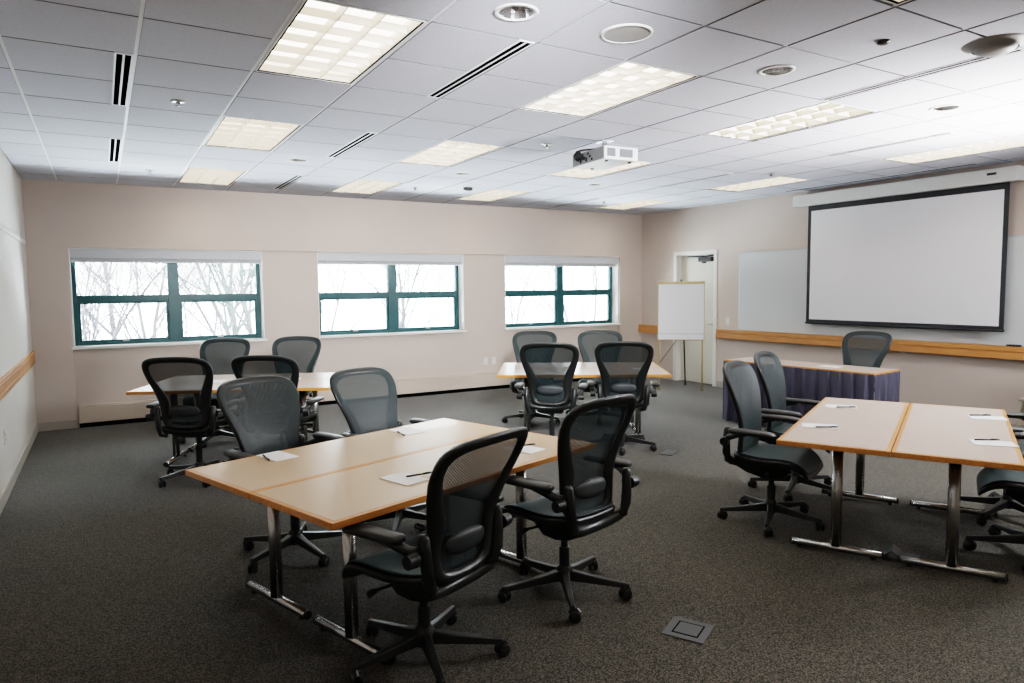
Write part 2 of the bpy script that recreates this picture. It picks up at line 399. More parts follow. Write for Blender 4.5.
for ci,(a,b) in enumerate(lightcols):
    for ri,y in enumerate(rows):
        o=inst(trof,(GX[a],y,H),0,'louvered ceiling light, %s, %s'%(rown[ri],cols[ci]),'recessed louvered ceiling lights')

def make_slot(w,l):
    t=thing('air_diffuser','','air vent')
    m=MB(); m.box(0,.010,0,l,-.004,.01).box(w-.010,w,0,l,-.004,.01).box(.010,w-.010,0,.012,-.004,.01).box(.010,w-.010,l-.012,l,-.004,.01).box(w/2-.006,w/2+.006,.012,l-.012,-.004,.01)
    m.obj('diffuser_frame',M['grid'],t)
    MB().box(.010,w/2-.006,.012,l-.012,-.0025,.01).obj('slot',M['dark'],t)
    MB().box(w/2+.006,w-.010,.012,l-.012,-.0025,.01).obj('slot',M['dark'],t)
    return t
slot=make_slot(.092,1.22)
for x,y,lab in [(.122,4.433,'white slot air vent, near one of two in line by the left wall'),(.122,6.873,'white slot air vent, far one of two in line by the left wall'),
    (1.953,3.213,'long slot air vent between the two nearest lights'),(1.953,5.653,'long slot air vent between the two middle-row lights left of the projector'),(1.953,8.093,'long slot air vent near the window wall over the left window'),
    (4.405,1.983,'dark striped slot air vent running from the upper right picture corner'),(6.33,3.333,'thin slot air vent on the bright ceiling left of the screen case light'),(6.30,5.773,'thin slot air vent to the right of the projector'),(6.26,8.153,'thin slot air vent nearest the far right corner of the room')]:
    inst(slot,(x,y,H),0,lab,'slot air vents')
t=thing('air_diffuser','long thin dark slot vent in the ceiling along the projection screen case','air vent',(8.20,4.05,H),0,'slot air vents')
MB().box(0,.05,0,2.45,-.004,.012).obj('diffuser_frame',M['grid'],t); MB().box(.012,.038,.012,2.44,-.0055,.0).obj('slot',M['dark'],t)

def make_can(r=.085):
    t=thing('recessed_downlight','','downlight')
    MB().lathe([(r+.022,0),(r+.022,-.004),(r,-.006),(r,0.0)],28).obj('trim_ring',M['white'],t,smooth=True)
    m=MB().lathe([(r+.004,-.003),(r*.97,.03),(r*.82,.075),(r*.55,.10),(.0,.105)],28)
    o=m.obj('reflector',M['cone'],t); 
    MB().lathe([(.0,.045),(.03,.05),(.042,.065),(.042,.10)],16).obj('lamp_bulb',M['white'],t,smooth=True)
    return t
can=make_can()
for x,y,lab in [(1.749,2.908,'chrome recessed downlight at the top of the picture beside the round speaker'),(3.579,2.908,'chrome recessed downlight right of the big near light'),(5.4375,2.908,'chrome recessed downlight in the brightest part of the ceiling'),
    (1.749,7.178,'small downlight over the left window between two lights'),(3.579,7.178,'small downlight in the far ceiling left of the dark detector'),(5.4375,7.178,'small downlight behind the projector')]:
    inst(can,(x,y,H-.0005),0,lab,'recessed downlights')
t=thing('ceiling_speaker','round beige ceiling speaker with perforated grille','speaker',(2.385,2.87,H))
MB().lathe([(.135,0),(.135,-.006),(.118,-.009),(.118,-.002)],32).obj('speaker_ring',M['white'],t,smooth=True)
MB().lathe([(.118,-.006),(.06,-.008),(0,-.008)],32).obj('speaker_grille',M['speaker'],t,smooth=True)

def make_sprinkler():
    t=thing('ceiling_sprinkler','','sprinkler')
    MB().lathe([(.05,.004),(.05,-.004),(.024,-.009),(.010,-.010)],18).obj('escutcheon',M['alu'],t,smooth=True)
    m=MB().tube([(0,0,.012),(0,0,-.018)],.009,8).box(-.014,-.010,-.003,.003,-.03,-.008).box(.010,.014,-.003,.003,-.03,-.008).box(-.014,.014,-.003,.003,-.033,-.028)
    m.obj('sprinkler_body',M['steel'],t)
    MB().lathe([(.0,-.035),(.022,-.035),(.022,-.032),(0,-.031)],14).obj('deflector',M['steel'],t)
    return t
spk=make_sprinkler()
for x,y,lab in [(.513,5.351,'ceiling sprinkler near the left slot vent'),(.51,8.48,'ceiling sprinkler near the window wall at left'),(3.542,5.373,'ceiling sprinkler just left of the projector'),(3.512,8.387,'ceiling sprinkler over the middle window'),(6.744,5.532,'ceiling sprinkler near the projection screen case'),(6.611,8.475,'ceiling sprinkler in the far right corner of the ceiling')]:
    inst(spk,(x,y,H-.0005),0,lab,'ceiling sprinklers')
o=MB().lathe([(.0,-.018),(.022,-.016),(.036,-.006),(.036,0)],18,(3.667,2.296,H-.0005)).obj('ceiling_sensor',M['steel'],smooth=True); tag(o,'small dark round ceiling sensor left of the grey dome','sensor')
t=thing('smoke_detector','flat dark oval detector on the far ceiling before the windows','detector',(4.116,8.087,H))
MB().lathe([(.07,0),(.07,-.008),(.0,-.008)],20).obj('mount',M['white'],t); MB().lathe([(.0,-.05),(.045,-.046),(.062,-.03),(.058,-.008)],20).obj('detector_body',M['steel'],t,smooth=True)
t=thing('dome_camera','grey dome fitting on the ceiling in the upper right corner','dome camera',(4.25,2.02,H-.0005))
MB().lathe([(.16,0),(.15,-.008),(.115,-.016),(.108,-.03)],28).obj('dome_mount',M['dome'],t,smooth=True)
MB().lathe([(.0,-.062),(.05,-.058),(.085,-.044),(.10,-.03),(.10,-.02)],28).obj('dome_cover',M['dome'],t,smooth=True)

# projector hung from the ceiling
P=thing('projector','white ceiling projector on a short pole, grey connector side towards the left','projector',(3.93,5.03,2.712),rad(-4))
MB().box(-.175,.175,-.26,.26,0,.115).obj('projector_body',M['proj'],P,bevel=.012)
MB().box(-.179,-.173,-.25,.25,.006,.110).obj('connector_panel',M['projg'],P,bevel=.002)
for k in range(9):
    yy=-.08+.030*k; zz=.020+.028*(k%3)
    MB().box(-.183,-.1785,yy,yy+.020,zz,zz+.018).obj('socket',M['dark'],P)
for k in range(7): MB().tube([(-.182,.0+.024*k,.04+.01*(k%2)),(-.215,.01+.022*k,.055),(-.225,.05+.018*k,.09),(-.20,.09+.01*k,.128),(-.05,.06,.15)],.006,6).obj('cable',M['black'],P,smooth=True)
for x0,x1 in ((-.150,-.065),(-.02,.115)):
    m=MB().box(x0,x1,-.2625,-.259,.025,.095)
    for k in range(6): m.box(x0,x1,-.266,-.2625,.029+.011*k,.033+.011*k)
    m.obj('vent',M['vent'],P)
m=MB().lathe([(.045,0),(.045,.02),(.036,.02),(.03,.005),(0,.008)],20); o=m.obj('lens',M['black'],P,smooth=True); o.matrix_local=Matrix.Translation((.175,-.12,.06))@Matrix.Rotation(rad(90),4,'Y')
m=MB().tube([(0,0,.12),(0,0,.206)],.022,14).box(-.06,.06,-.07,.07,.114,.13).box(-.06,.06,-.06,.06,.198,.2075).box(-.03,.03,-.08,-.02,.13,.18)
m.obj('ceiling_mount',M['alu'],P,bevel=.002)
for x,y in ((-.12,-.21),(.12,-.21),(.0,.2)): MB().lathe([(.016,.0),(.016,-.014),(0,-.014)],10,(x,y,0)).obj('foot',M['black'],P)

# ------------------------------------------------------------------ screen wall
t=thing('projection_screen','pulled-down white projection screen with black border and white ceiling case','screen',(XR,0,0))
MB().box(-.165,-.004,3.69,6.46,2.70,2.855).obj('screen_case',M['white'],t,bevel=.008)
MB().box(-.172,-.165,3.90,3.99,2.785,2.81).obj('badge',M['steel'],t)
MB().box(-.098,-.095,3.795,6.255,1.115,2.70).obj('black_border',M['screenb'],t)
MB().box(-.1005,-.0985,3.845,6.205,1.155,2.628).obj('white_surface',M['screenw'],t)
MB().tube([(-.097,3.79,1.105),(-.097,6.26,1.105)],.013,10).obj('weight_bar',M['screenb'],t)
t=thing('whiteboard','wide wall whiteboard behind the projection screen, resting above the wooden rail','whiteboard',(XR,0,0))
MB().box(-.02,-.003,2.6,7.50,.945,2.12).obj('board_surface',M['wboard'],t)
MB().box(-.025,-.003,2.6,7.51,2.12,2.135).box(-.025,-.003,7.50,7.512,.945,2.12).obj('board_frame',M['alu'],t)
t=thing('marker','black marker lying on the wooden rail at the right edge','marker',(XR-.035,3.70,.951),rad(8))
MB().tube([(0,-.05,0),(0,.045,0)],.010,10).obj('barrel',M['black'],t,smooth=True); MB().tube([(0,.045,0),(0,.085,0)],.011,10).obj('cap',M['ink'],t,smooth=True)

# flip chart easel
A=Vector((7.50,8.22,0)); B=Vector((7.99,7.78,0)); R_=Vector((8.42,8.50,0))
mid=(A+B)/2; xd=(B-A).normalized(); nrm=Vector((xd.y,-xd.x,0)); 
if nrm.dot(Vector((-mid.x,-mid.y,0)))<0: nrm=-nrm
rzE=math.atan2(xd.y,xd.x)
t=thing('easel','flip chart easel with blank white pad standing in front of the white door','easel',(mid.x,mid.y,0),rzE)
# local: +x along the front, -y towards the viewer
hw=.355; back=.06; zt=1.70; zb=.785
for sx in (-1,1):
    MB().tube([(sx*.325,0,0),(sx*.325,.025+.0,zb),(sx*.325,back+.01,1.62)],.012,8).obj('front_leg',M['easel'],t,smooth=True)
MB().tube([(.02,back+.03,1.6),(.10,.60,0.0)],.012,8).obj('rear_leg',M['steel'],t,smooth=True)
MB().tube([(-.325,.01,.42),(-.05,.09,.80)],.005,6).obj('brace',M['steel'],t,smooth=True)
T=Matrix.Translation((0,.0,zb))@Matrix.Rotation(rad(-4),4,'X')
m=MB().box(-hw,hw,-.014,-.004,0,zt-zb,0,T); m.obj('pad_board',M['easel'],t,bevel=.002)
m=MB().box(-hw+.012,hw-.012,-.028,-.0145,.012,zt-zb-.04,0,T); m.obj('paper_pad',M['paper'],t,bevel=.001)
m=MB().box(-hw+.012,hw-.012,-.031,-.0285,.10,.104,0,T); m.obj('page_line',M['vent'],t)
m=MB().box(-hw,hw,-.034,-.002,zt-zb-.04,zt-zb,0,T); m.obj('pad_clamp',M['easel'],t,bevel=.004)
m=MB().lathe([(.016,0),(.016,.03),(0,.03)],10,(0,0,zt-zb)); o=m.obj('clamp_knob',M['steel'],t); o.matrix_local=T

# ------------------------------------------------------------------ tables
TZ=.722
def make_table(L,W,lam):
    t=thing('folding_table','','table')
    MB().box(0,L,-W,0,TZ-.030,TZ-.001).obj('tabletop',M['edge'],t,bevel=.003)
    MB().box(.022,L-.022,-W+.022,-.022,TZ-.002,TZ).obj('laminate_surface',lam,t)
    for x in (.30,L-.30):
        lg=MB().tube([(x,-W/2,.05),(x,-W/2,TZ-.05)],.031,20).obj('leg',M['chrome'],t,smooth=True)
        MB().box(x-.07,x+.07,-W/2-.10,-W/2+.10,TZ-.052,TZ-.030).obj('mounting_plate',M['black'],lg,bevel=.004)
        MB().tube([(x,-W+.045,.034),(x,-.045,.034)],.022,14).obj('foot_bar',M['chrome'],lg,smooth=True)
        for y in (-W+.04,-.04):
            s=1 if y>-W/2 else -1
            MB().tube([(x,y-.004*s,.034),(x,y+.006*s,.034)],.0225,14).obj('end_cap',M['black'],lg,smooth=True)
            MB().lathe([(.014,0),(.014,.014)],10,(x,y-.05*s,0)).obj('glide',M['black'],lg)
    return t
def table_pair(corner, d, L, W, lam, labels):
    # corner: far-left corner; d: direction of the long side; width runs to the right-hand side of d
    rz=math.atan2(d[1],d[0]); n=(d[1],-d[0])
    proto=make_table(L,W,lam)
    for k in range(2):
        o=inst(proto,(corner[0]+n[0]*k*(W+.004),corner[1]+n[1]*k*(W+.004),0),rz,labels[k],'folding tables with chrome legs')
def nd(x,y):
    l=math.hypot(x,y); return (x/l,y/l)
dFc=nd(.926,.372); dF=nd(.948,.318); table_pair((.322,3.84),dF,1.80,.638,M['lam'],('wood-edged table on the far side of the near table pair','wood-edged table nearest the camera in the near table pair'))
dR=nd(.89,.455); table_pair((3.365,2.69),dR,1.83,.59,M['lam2'],('left table of the right-hand pair, two chairs at its left edge','right table of the right-hand pair, its corner cut by the picture edge'))
dLc=nd(.875,-.484); dL=nd(.905,-.425); nL=(dL[1],-dL[0]); cL=(.15-nL[0]*1.2,7.16-nL[1]*1.2)
table_pair(cL,dL,1.80,.60,M['lam2'],('table nearer the left window in the far left pair','table on the camera side of the far left pair'))
dMc=nd(.79,-.61); dM=nd(.835,-.55); nM=(dM[1],-dM[0]); cM=(3.51-nM[0]*1.2,6.30-nM[1]*1.2)
table_pair(cM,dM,1.80,.60,M['lam2'],('table nearer the windows in the middle pair before the easel','table on the camera side of the middle pair before the easel'))

# skirted presenter table
t=thing('skirted_table','presenter table with pleated navy skirt in front of the screen wall','table',(6.44,5.92,0),math.atan2(-.995,.098))
L,W=1.80,.52
MB().box(0,L,0,W,.705,.735).obj('tabletop',M['edge'],t,bevel=.003)
MB().box(.012,L-.012,.012,W-.012,.7345,.7365).obj('laminate_surface',M['lam2'],t)
for (x,y) in ((.15,.12),(L-.15,.12),(.15,W-.12),(L-.15,W-.12)): MB().tube([(x,y,0),(x,y,.705)],.018,10).obj('leg',M['chrome'],t,smooth=True)
def skirt(p0,p1,n0):
    m=MB(); P0=Vector((*p0,0)); P1=Vector((*p1,0)); d=(P1-P0); ln=d.length; d.normalize(); nn=Vector((*n0,0)); N=int(ln/.0075); vs=[]; zs=[.012,.2,.4,.6,.69,.722]
    for zi,z in enumerate(zs):
        for k in range(N+1):
            s=k/N*ln; ph=(s/.135)%1.0
            amp=(.062*(1-zi/5*.75))
            prof=(ph/.78 if ph<.78 else 1-(ph-.78)/.22)
            off=.004+amp*prof*min(1,s/.05,(ln-s)/.05)
            p=P0+d*s+nn*off; vs.append((p.x,p.y,z))
    fs=[(r*(N+1)+k,r*(N+1)+k+1,(r+1)*(N+1)+k+1,(r+1)*(N+1)+k) for r in range(len(zs)-1) for k in range(N)]
    m.add(vs,fs); return m
for nm,a,b,n0 in (('skirt',(L+.004,W),(L+.004,-.006),(1,0)),('skirt',(-.004,-.004),(L+.006,-.004),(0,-1)),('skirt',(-.004,0),(-.004,W),(-1,0))):
    skirt(a,b,n0).obj('skirt',M['skirt'],t,smooth=True)

# ------------------------------------------------------------------ mesh office chair
def lerp_tab(tab,z):
    if z<=tab[0][0]: return tab[0][1]
    for (a,b),(c,d) in zip(tab,tab[1:]):
        if z<=c: return b+(d-b)*(z-a)/(c-a)
    return tab[-1][1]
BY=[(.44,-.185),(.52,-.178),(.62,-.172),(.70,-.182),(.80,-.208),(.90,-.245),(1.0,-.288),(1.10,-.335)]
def back_y(x,z): return lerp_tab(BY,z)+.42*x*x
def make_chair():
    t=thing('office_chair','','chair')
    # five-star base
    m=MB().lathe([(.0,.06),(.036,.06),(.046,.085),(.046,.125),(.034,.15),(.0,.15)],20)
    for k in range(5):
        a=2*PI*k/5; Rm=Matrix.Rotation(a,4,'Z'); secs=[(.025,.075,.130,.027),(.12,.070,.112,.023),(.24,.064,.096,.019),(.345,.060,.084,.015)]
        vs=[]; 
        for (r,z0,z1,wd) in secs:
            for (x,z) in ((-wd,z0),(wd,z0),(wd*.75,z1),(-wd*.75,z1)): vs.append(Rm@Vector((r,x,z)))
        fs=[(0,1,2,3)[::-1],(12,13,14,15)]
        for i in range(3):
            for q in range(4): fs.append((i*4+q,i*4+(q+1)%4,(i+1)*4+(q+1)%4,(i+1)*4+q))
        m.add(vs,fs)
    b=m.obj('base',M['basem'],t,bevel=.005); smooth_by_angle(b)
    for k in range(5):
        a=2*PI*k/5; tw=[.6,2.2,-1,1.4,-2.4][k]
        c=MB()
        for s in (-1,1):
            c.lathe([(.0,-.011),(.022,-.011),(.029,-.006),(.029,.006),(.022,.011),(0,.011)],16)
            n=16*6
            for i in range(len(c.v)-n,len(c.v)):
                x,y,z=c.v[i]; c.v[i]=(x+.012,z+s*.016,y+.0295)
        c.tube([(0,0,.03),(0,0,.066)],.008,8)
        hd=[]; 
        c.tube([(-.016,0,.045),(.0,0,.061),(.02,0,.060),(.036,0,.046)],[.010,.014,.014,.010],8)
        o=c.obj('caster',M['black'],b); smooth_by_angle(o)
        o.matrix_local=Matrix.Translation((.332*math.cos(a),.332*math.sin(a),0))@Matrix.Rotation(a+tw,4,'Z')
    # column
    o=MB().lathe([(.028,.095),(.028,.25),(.019,.252),(.019,.36)],18).obj('gas_column',M['basem'],t); smooth_by_angle(o)
    # tilt mechanism
    m=MB(); secs=[(-.21,.385,.445,.17),(-.13,.345,.44,.165),(-.03,.32,.435,.15),(.06,.325,.435,.145),(.15,.375,.435,.12)]; vs=[]
    for (y,z0,z1,wd) in secs:
        for (x,z) in ((-wd*.7,z0),(wd*.7,z0),(wd,z1),(-wd,z1)): vs.append((x,y,z))
    fs=[(0,1,2,3),(16,17,18,19)]
    for i in range(4):
        for q in range(4): fs.append((i*4+q,i*4+(q+1)%4,(i+1)*4+(q+1)%4,(i+1)*4+q))
    m.add(vs,fs)
    m.tube([(.08,.02,.385),(.21,.04,.39)],.007,8).tube([(.21,.04,.39),(.265,.045,.385)],[.012,.016],8).tube([(-.08,.04,.385),(-.22,.06,.385)],.007,8).tube([(-.22,.06,.385),(-.26,.062,.38)],[.012,.016],8)
    o=m.obj('tilt_mechanism',M['frame'],t,bevel=.008); smooth_by_angle(o)
    # rear yoke that carries back and arms
    m=MB().tube([(-.20,-.228,.455),(-.18,-.222,.43),(-.11,-.20,.41),(0,-.19,.405),(.11,-.20,.41),(.18,-.222,.43),(.20,-.228,.455)],[.022,.027,.030,.032,.030,.027,.022],10)
    m.obj('rear_yoke',M['frame'],t,smooth=True)
    # seat
    def seat_z(x,y):
        z=lerp_tab([(-.22,.490),(-.10,.468),(.02,.465),(.12,.474),(.19,.472),(.245,.448),(.29,.395)],y)
        return z+.35*x*x
    def seat_w(y): return lerp_tab([(-.22,.15),(-.19,.195),(-.10,.232),(.05,.25),(.18,.255),(.245,.245),(.29,.215)],y)
    ys=[-.22,-.19,-.13,-.06,.02,.10,.17,.22,.26,.29]; us=[-1,-.9,-.65,-.35,0,.35,.65,.9,1]
    def sheet(sc,dz,th):
        vs=[];
        for side in (0,1):
            for y in ys:
                for u in us:
                    x=u*seat_w(y)*sc; vs.append((x,y*(.985 if sc<1 else 1),seat_z(x,y)+dz-(th if side else 0)*(1 if abs(u)<.95 else .6)))
        ny,nu=len(ys),len(us); N=ny*nu; fs=[]
        for i in range(ny-1):
            for j in range(nu-1):
                a=i*nu+j; fs.append((a,a+1,a+nu+1,a+nu)); fs.append((N+a,N+a+nu,N+a+nu+1,N+a+1))
        for i in range(ny-1):
            for j in (0,nu-1):
                a=i*nu+j; fs.append((a,a+nu,N+a+nu,N+a))
        for j in range(nu-1):
            for i in (0,ny-1):
                a=i*nu+j; fs.append((a,a+1,N+a+1,N+a))
        return vs,fs
    m=MB(); m.add(*sheet(1.0,-.010,.042)); m.obj('seat_frame',M['frame'],t,subsurf=1)
    m=MB(); m.add(*sheet(.93,.004,.012)); m.obj('seat_mesh',M['seatm'],t,subsurf=1)
    # back frame ring
    O=[(0,.448),(.10,.450),(.170,.466),(.200,.525),(.204,.61),(.212,.68),(.236,.77),(.266,.86),(.284,.945),(.280,1.015),(.238,1.068),(.135,1.087),(0,1.091)]
    I=[(0,.486),(.085,.489),(.128,.507),(.138,.55),(.136,.61),(.112,.685),(.146,.77),(.194,.86),(.226,.935),(.226,.985),(.196,1.02),(.12,1.034),(0,1.038)]
    O2=O+[(-x,z) for x,z in O[-2:0:-1]]; I2=I+[(-x,z) for x,z in I[-2:0:-1]]
    n=len(O2); vs=[]; th=.020
    for (ox,oz),(ix,iz) in zip(O2,I2):
        mx,mz=(ox+ix)/2,(oz+iz)/2
        yo,yi,ym=back_y(ox,oz),back_y(ix,iz),back_y(mx,mz)
        vs += [(ox,yo+th*.7,oz),(mx,ym+th,mz),(ix,yi+th*.5,iz),(ix,yi-th*.5,iz),(mx,ym-th*1.2,mz),(ox,yo-th*.7,oz)]
    fs=[]
    for i in range(n):
        j=(i+1)%n
        for q in range(6): fs.append((i*6+q,i*6+(q+1)%6,j*6+(q+1)%6,j*6+q))
    m=MB().add(vs,fs); m.obj('back_frame',M['frame'],t,subsurf=2)
    # back mesh
    rows_=[(.462,.09),(.470,.14),(.49,.168),(.53,.184),(.61,.188),(.68,.196),(.73,.208),(.77,.220),(.815,.236),(.86,.250),(.90,.261),(.945,.268),(.985,.267),(1.015,.262),(1.04,.245),(1.06,.215),(1.073,.165),(1.078,.11)]
    vs=[]; K=14
    for z,wd in rows_:
        for k in range(K+1):
            x=-wd+2*wd*k/K; vs.append((x,back_y(x,z)+.019-.07*(wd*wd-x*x),z))
    fs=[(r*(K+1)+k,r*(K+1)+k+1,(r+1)*(K+1)+k+1,(r+1)*(K+1)+k) for r in range(len(rows_)-1) for k in range(K)]
    m=MB().add(vs,fs); m.obj('back_mesh',M['mesh'],t,smooth=True)
    # lumbar pad behind the mesh
    m=MB(); vs=[]; 
    nx,nz=20,6
    for side in (0,1):
        for i in range(nz+1):
            for k in range(nx+1):
                u=-1+2*k/nx; v=-1+2*i/nz; x=.125*u*math.sqrt(max(0,1-.35*v*v)); z=.605+.05*v*(1-.35*abs(u)**2.5)
                bul=.018*max(0,(1-abs(u)**4)*(1-abs(v)**4))+(.002 if k%2 else 0)
                vs.append((x,back_y(x,z)-.016-(bul if side else -.004),z))
    N=(nx+1)*(nz+1); fs=[]
    for i in range(nz):
        for k in range(nx):
            a=i*(nx+1)+k; fs.append((a,a+1,a+nx+2,a+nx+1)); fs.append((N+a,N+a+nx+1,N+a+nx+2,N+a+1))
    for k in range(nx):
        for i in (0,nz): a=i*(nx+1)+k; fs.append((a,a+1,N+a+1,N+a))
    for i in range(nz):
        for k in (0,nx): a=i*(nx+1)+k; fs.append((a,a+nx+1,N+a+nx+1,N+a))
    m.add(vs,fs); m.obj('lumbar_pad',M['lumbar'],t,smooth=True)
    # armrests
    for s in (-1,1):
        m=MB().tube([(s*.16,-.215,.425),(s*.20,-.235,.445),(s*.218,-.24,.49),(s*.226,-.238,.57),(s*.230,-.232,.655),(s*.230,-.230,.672)],[.020,.027,.027,.025,.024,.015],12)
        m.tube([(s*.23,-.225,.60),(s*.285,-.20,.615),(s*.305,-.14,.642),(s*.315,-.08,.650)],[.020,.022,.022,.016],10)
        a=m.obj('armrest',M['frame'],t,smooth=True)
        k=MB().tube([(s*.27,-.228,.585),(s*.318,-.226,.585)],[.030,.027],16).obj('adjuster_knob',M['black'],a); smooth_by_angle(k)
        secs=[(-.19,.026,.012,.0),(-.175,.037,.018,.0),(-.08,.043,.020,-.002),(.03,.044,.020,-.003),(.09,.041,.018,-.007),(.115,.027,.010,-.012)]
        vs=[]; NN=12
        for (y,wd,hh,dz) in secs:
            for q in range(NN):
                an=2*PI*q/NN; cx,sx=math.cos(an),math.sin(an)
                vs.append((s*(.312+.02*(y+.19))+wd*math.copysign(abs(cx)**.7,cx), y, .667+dz+hh*math.copysign(abs(sx)**.8,sx)))
        fs=[tuple(range(NN)),tuple(len(vs)-NN+q for q in range(NN))]
        for i in range(len(secs)-1):
            for q in range(NN): fs.append((i*NN+q,i*NN+(q+1)%NN,(i+1)*NN+(q+1)%NN,(i+1)*NN+q))
        MB().add(vs,fs).obj('arm_pad',M['arm'],a,smooth=True)
    return t
chair=make_chair()
G='black mesh office chairs'
fN=(-dFc[1],dFc[0]); fS=(dFc[1],-dFc[0])
rN=(-dR[1],dR[0]); rS=(dR[1],-dR[0])
lN=(-dLc[1],dLc[0]); lS=(dLc[1],-dLc[0])
mN=(-dMc[1],dMc[0]); mS=(dMc[1],-dMc[0])
chairs=[
 ((1.155,2.755),fN,1,-52,5,-.015,'black mesh office chair nearest the camera with its back turned'),
 ((2.06,2.98),fN,-8,12,-1,.0,'black mesh office chair, back turned, at the right corner of the near table'),
 ((.965,4.315),fS,0,10,0,0.012,'left of two black chairs behind the near table that face the camera'),
 ((1.69,4.42),fS,0,40,0,0.012,'right of two black chairs behind the near table that face the camera'),
 ((3.92,3.165),rS,-4,12,-3,0,'side-on office chair at the left edge of the right table, nearer the camera'),
 ((4.68,3.55),rS,-4,5,-3,0,'side-on office chair at the right table, nearer the navy skirted table'),
 ((.665,6.51),lN,0,15,0,0.048,'black chair with its back turned at the left end of the far left table'),
 ((1.32,6.28),lN,-3,15,0,0.043,'black chair at the far left table, mostly hidden behind a chair facing the camera'),
 ((1.005,8.06),lS,0,15,0,0.037,'left of two chairs facing the room under the left window'),
 ((1.74,7.83),lS,0,15,0,0.037,'right of two chairs facing the room under the left window'),
 ((3.79,5.69),mN,0,15,0,0.065,'left of two chairs with backs turned at the middle table before the easel'),
 ((4.48,5.44),mN,0,50,0,0.058,'right of two chairs with backs turned at the middle table before the easel'),
 ((4.44,7.09),mS,0,15,0,0.03,'left of two chairs facing the room under the right window'),
 ((5.18,6.72),mS,0,15,0,0.025,'right of two chairs facing the room under the right window'),
 ((7.24,4.80),(-1,-.1),0,15,0,0.03,'office chair behind the navy skirted table under the projection screen'),
 ((4.71,1.92),rN,0,30,0,0,'dark chair cut by the right picture edge, seat showing under the right table'),
 ((5.38,2.36),rN,0,10,0,0,'chair at the right picture edge, one arm showing past the right table'),
]
for (p,f,dr,br,rc,dz,lab) in chairs:
    o=inst(chair,(p[0],p[1],0),face(*f)+rad(dr),lab,G)
    for ch in o.children:
        if ch.name.split('.')[0] not in ('base','armrest'): ch.location.z=dz
        if ch.name.startswith('base'): ch.rotation_euler=(0,0,rad(br))
        if rc and ch.name.split('.')[0] in ('back_frame','back_mesh','lumbar_pad'):
            pv=Vector((0,-.19,.45)); ch.matrix_local=Matrix.Translation((0,-.05 if 'nearest the camera with' in lab else 0,dz))@Matrix.Translation(pv)@Matrix.Rotation(rad(rc),4,'X')@Matrix.Translation(-pv)

# ------------------------------------------------------------------ paper and pens
def notepad(x,y,z,rz,label,pen=None):
    o=MB().box(-.07,.07,-.105,.105,0,.004).obj('notepad',M['paper'],bevel=.001); o.location=(x,y,z+.0003); o.rotation_euler=(0,0,rz); tag(o,label,'paper','white notepads on the tables')
    if pen:
        px,py,pr_,pl=pen
        t=thing('pen',pl,'pen',(px,py,z+.0044+.0045),pr_,'black pens on the notepads')
        MB().tube([(-.065,0,0),(.02,0,0)],.0042,8).obj('barrel',M['ink'],t,smooth=True)
        MB().tube([(.02,0,0),(.07,0,0)],.0045,8).tube([(.03,.0,.005),(.06,0,.005)],.001,5).obj('pen_cap',M['black'],t,smooth=True)
aF=math.atan2(dF[1],dF[0]); aR=math.atan2(dR[1],dR[0]); aL=math.atan2(dL[1],dL[0]); aM=math.atan2(dM[1],dM[0])
notepad(.785,3.87,TZ,aF,'white notepad at the left end of the near table',(.72,3.84,aF+1.3,'black pen at the left edge of the left notepad on the near table'))
notepad(1.635,4.12,TZ,aF-.1,'white notepad at the far right corner of the near table',(1.56,4.03,aF+1.2,'black pen beside the notepad at the far corner of the near table'))
notepad(2.0,3.29,TZ,aF,'white notepad between the two near chairs with their backs turned',(2.03,3.34,aF-.5,'black pen on the notepad by the right end of the near table'))
notepad(1.20,3.07,TZ,aF,'white notepad on the near table, partly behind the nearest chair',(1.28,3.08,aF-.3,'black pen seen through the back of the nearest chair'))
notepad(4.68,3.17,TZ,aR+.2,'white notepad at the far left corner of the right table',(4.66,3.12,rad(-34),'black pen on the notepad at the far left corner of the right table'))
notepad(3.92,2.80,TZ,aR+.2,'white notepad at the near left corner of the right table',(3.90,2.74,rad(-34),'black pen on the notepad at the near left corner of the right table'))
notepad(5.08,2.37,TZ,aR+.2,'white notepad at the far right corner of the right table',(5.11,2.43,rad(-34),'black pen on the notepad at the far right corner of the right table'))
notepad(4.29,1.965,TZ,aR+.2,'white notepad at the right table nearest the right picture edge',(4.33,2.02,rad(-34),'black pen on the notepad nearest the right picture edge'))
notepad(6.80,4.75,.7365,.1,'white notepad on the navy skirted table')
notepad(4.45,6.35,TZ,aM,'white notepad on the middle table behind its left chair')
notepad(5.05,5.85,TZ,aM,'white notepad on the middle table behind its right chair')
notepad(1.62,7.15,TZ,aL,'white notepad on the far left table before the right window-side chair')
notepad(.95,7.45,TZ,aL,'white notepad on the far left table before the left window-side chair')

# ------------------------------------------------------------------ floor plate and small things
t=thing('floor_box','square grey floor outlet plate set in the carpet near the front','floor outlet',(2.32,2.33,0),rad(28))
MB().box(-.10,.10,-.10,.10,0,.005).obj('cover_plate',M['plate'],t,bevel=.003)
MB().box(-.055,.055,-.055,.055,.005,.007).obj('lid',M['plate'],t,bevel=.001)
m=MB().box(-.062,-.056,-.062,.062,.005,.0062).box(.056,.062,-.062,.062,.005,.0062).box(-.056,.056,-.062,-.056,.005,.0062).box(-.056,.056,.056,.062,.005,.0062)
m.obj('lid_gap',M['dark'],t)
t=thing('floor_box','dark open floor outlet between the feet of the right tables','floor outlet',(4.03,2.31,0),rad(27))
MB().box(-.09,.09,-.09,.09,0,.005).obj('cover_plate',M['black'],t,bevel=.002)
o=MB().box(-.07,.07,0,.075,0,.004).obj('open_lid',M['black'],t,bevel=.001); o.matrix_local=Matrix.Translation((0,-.01,.005))@Matrix.Rotation(rad(38),4,'X')
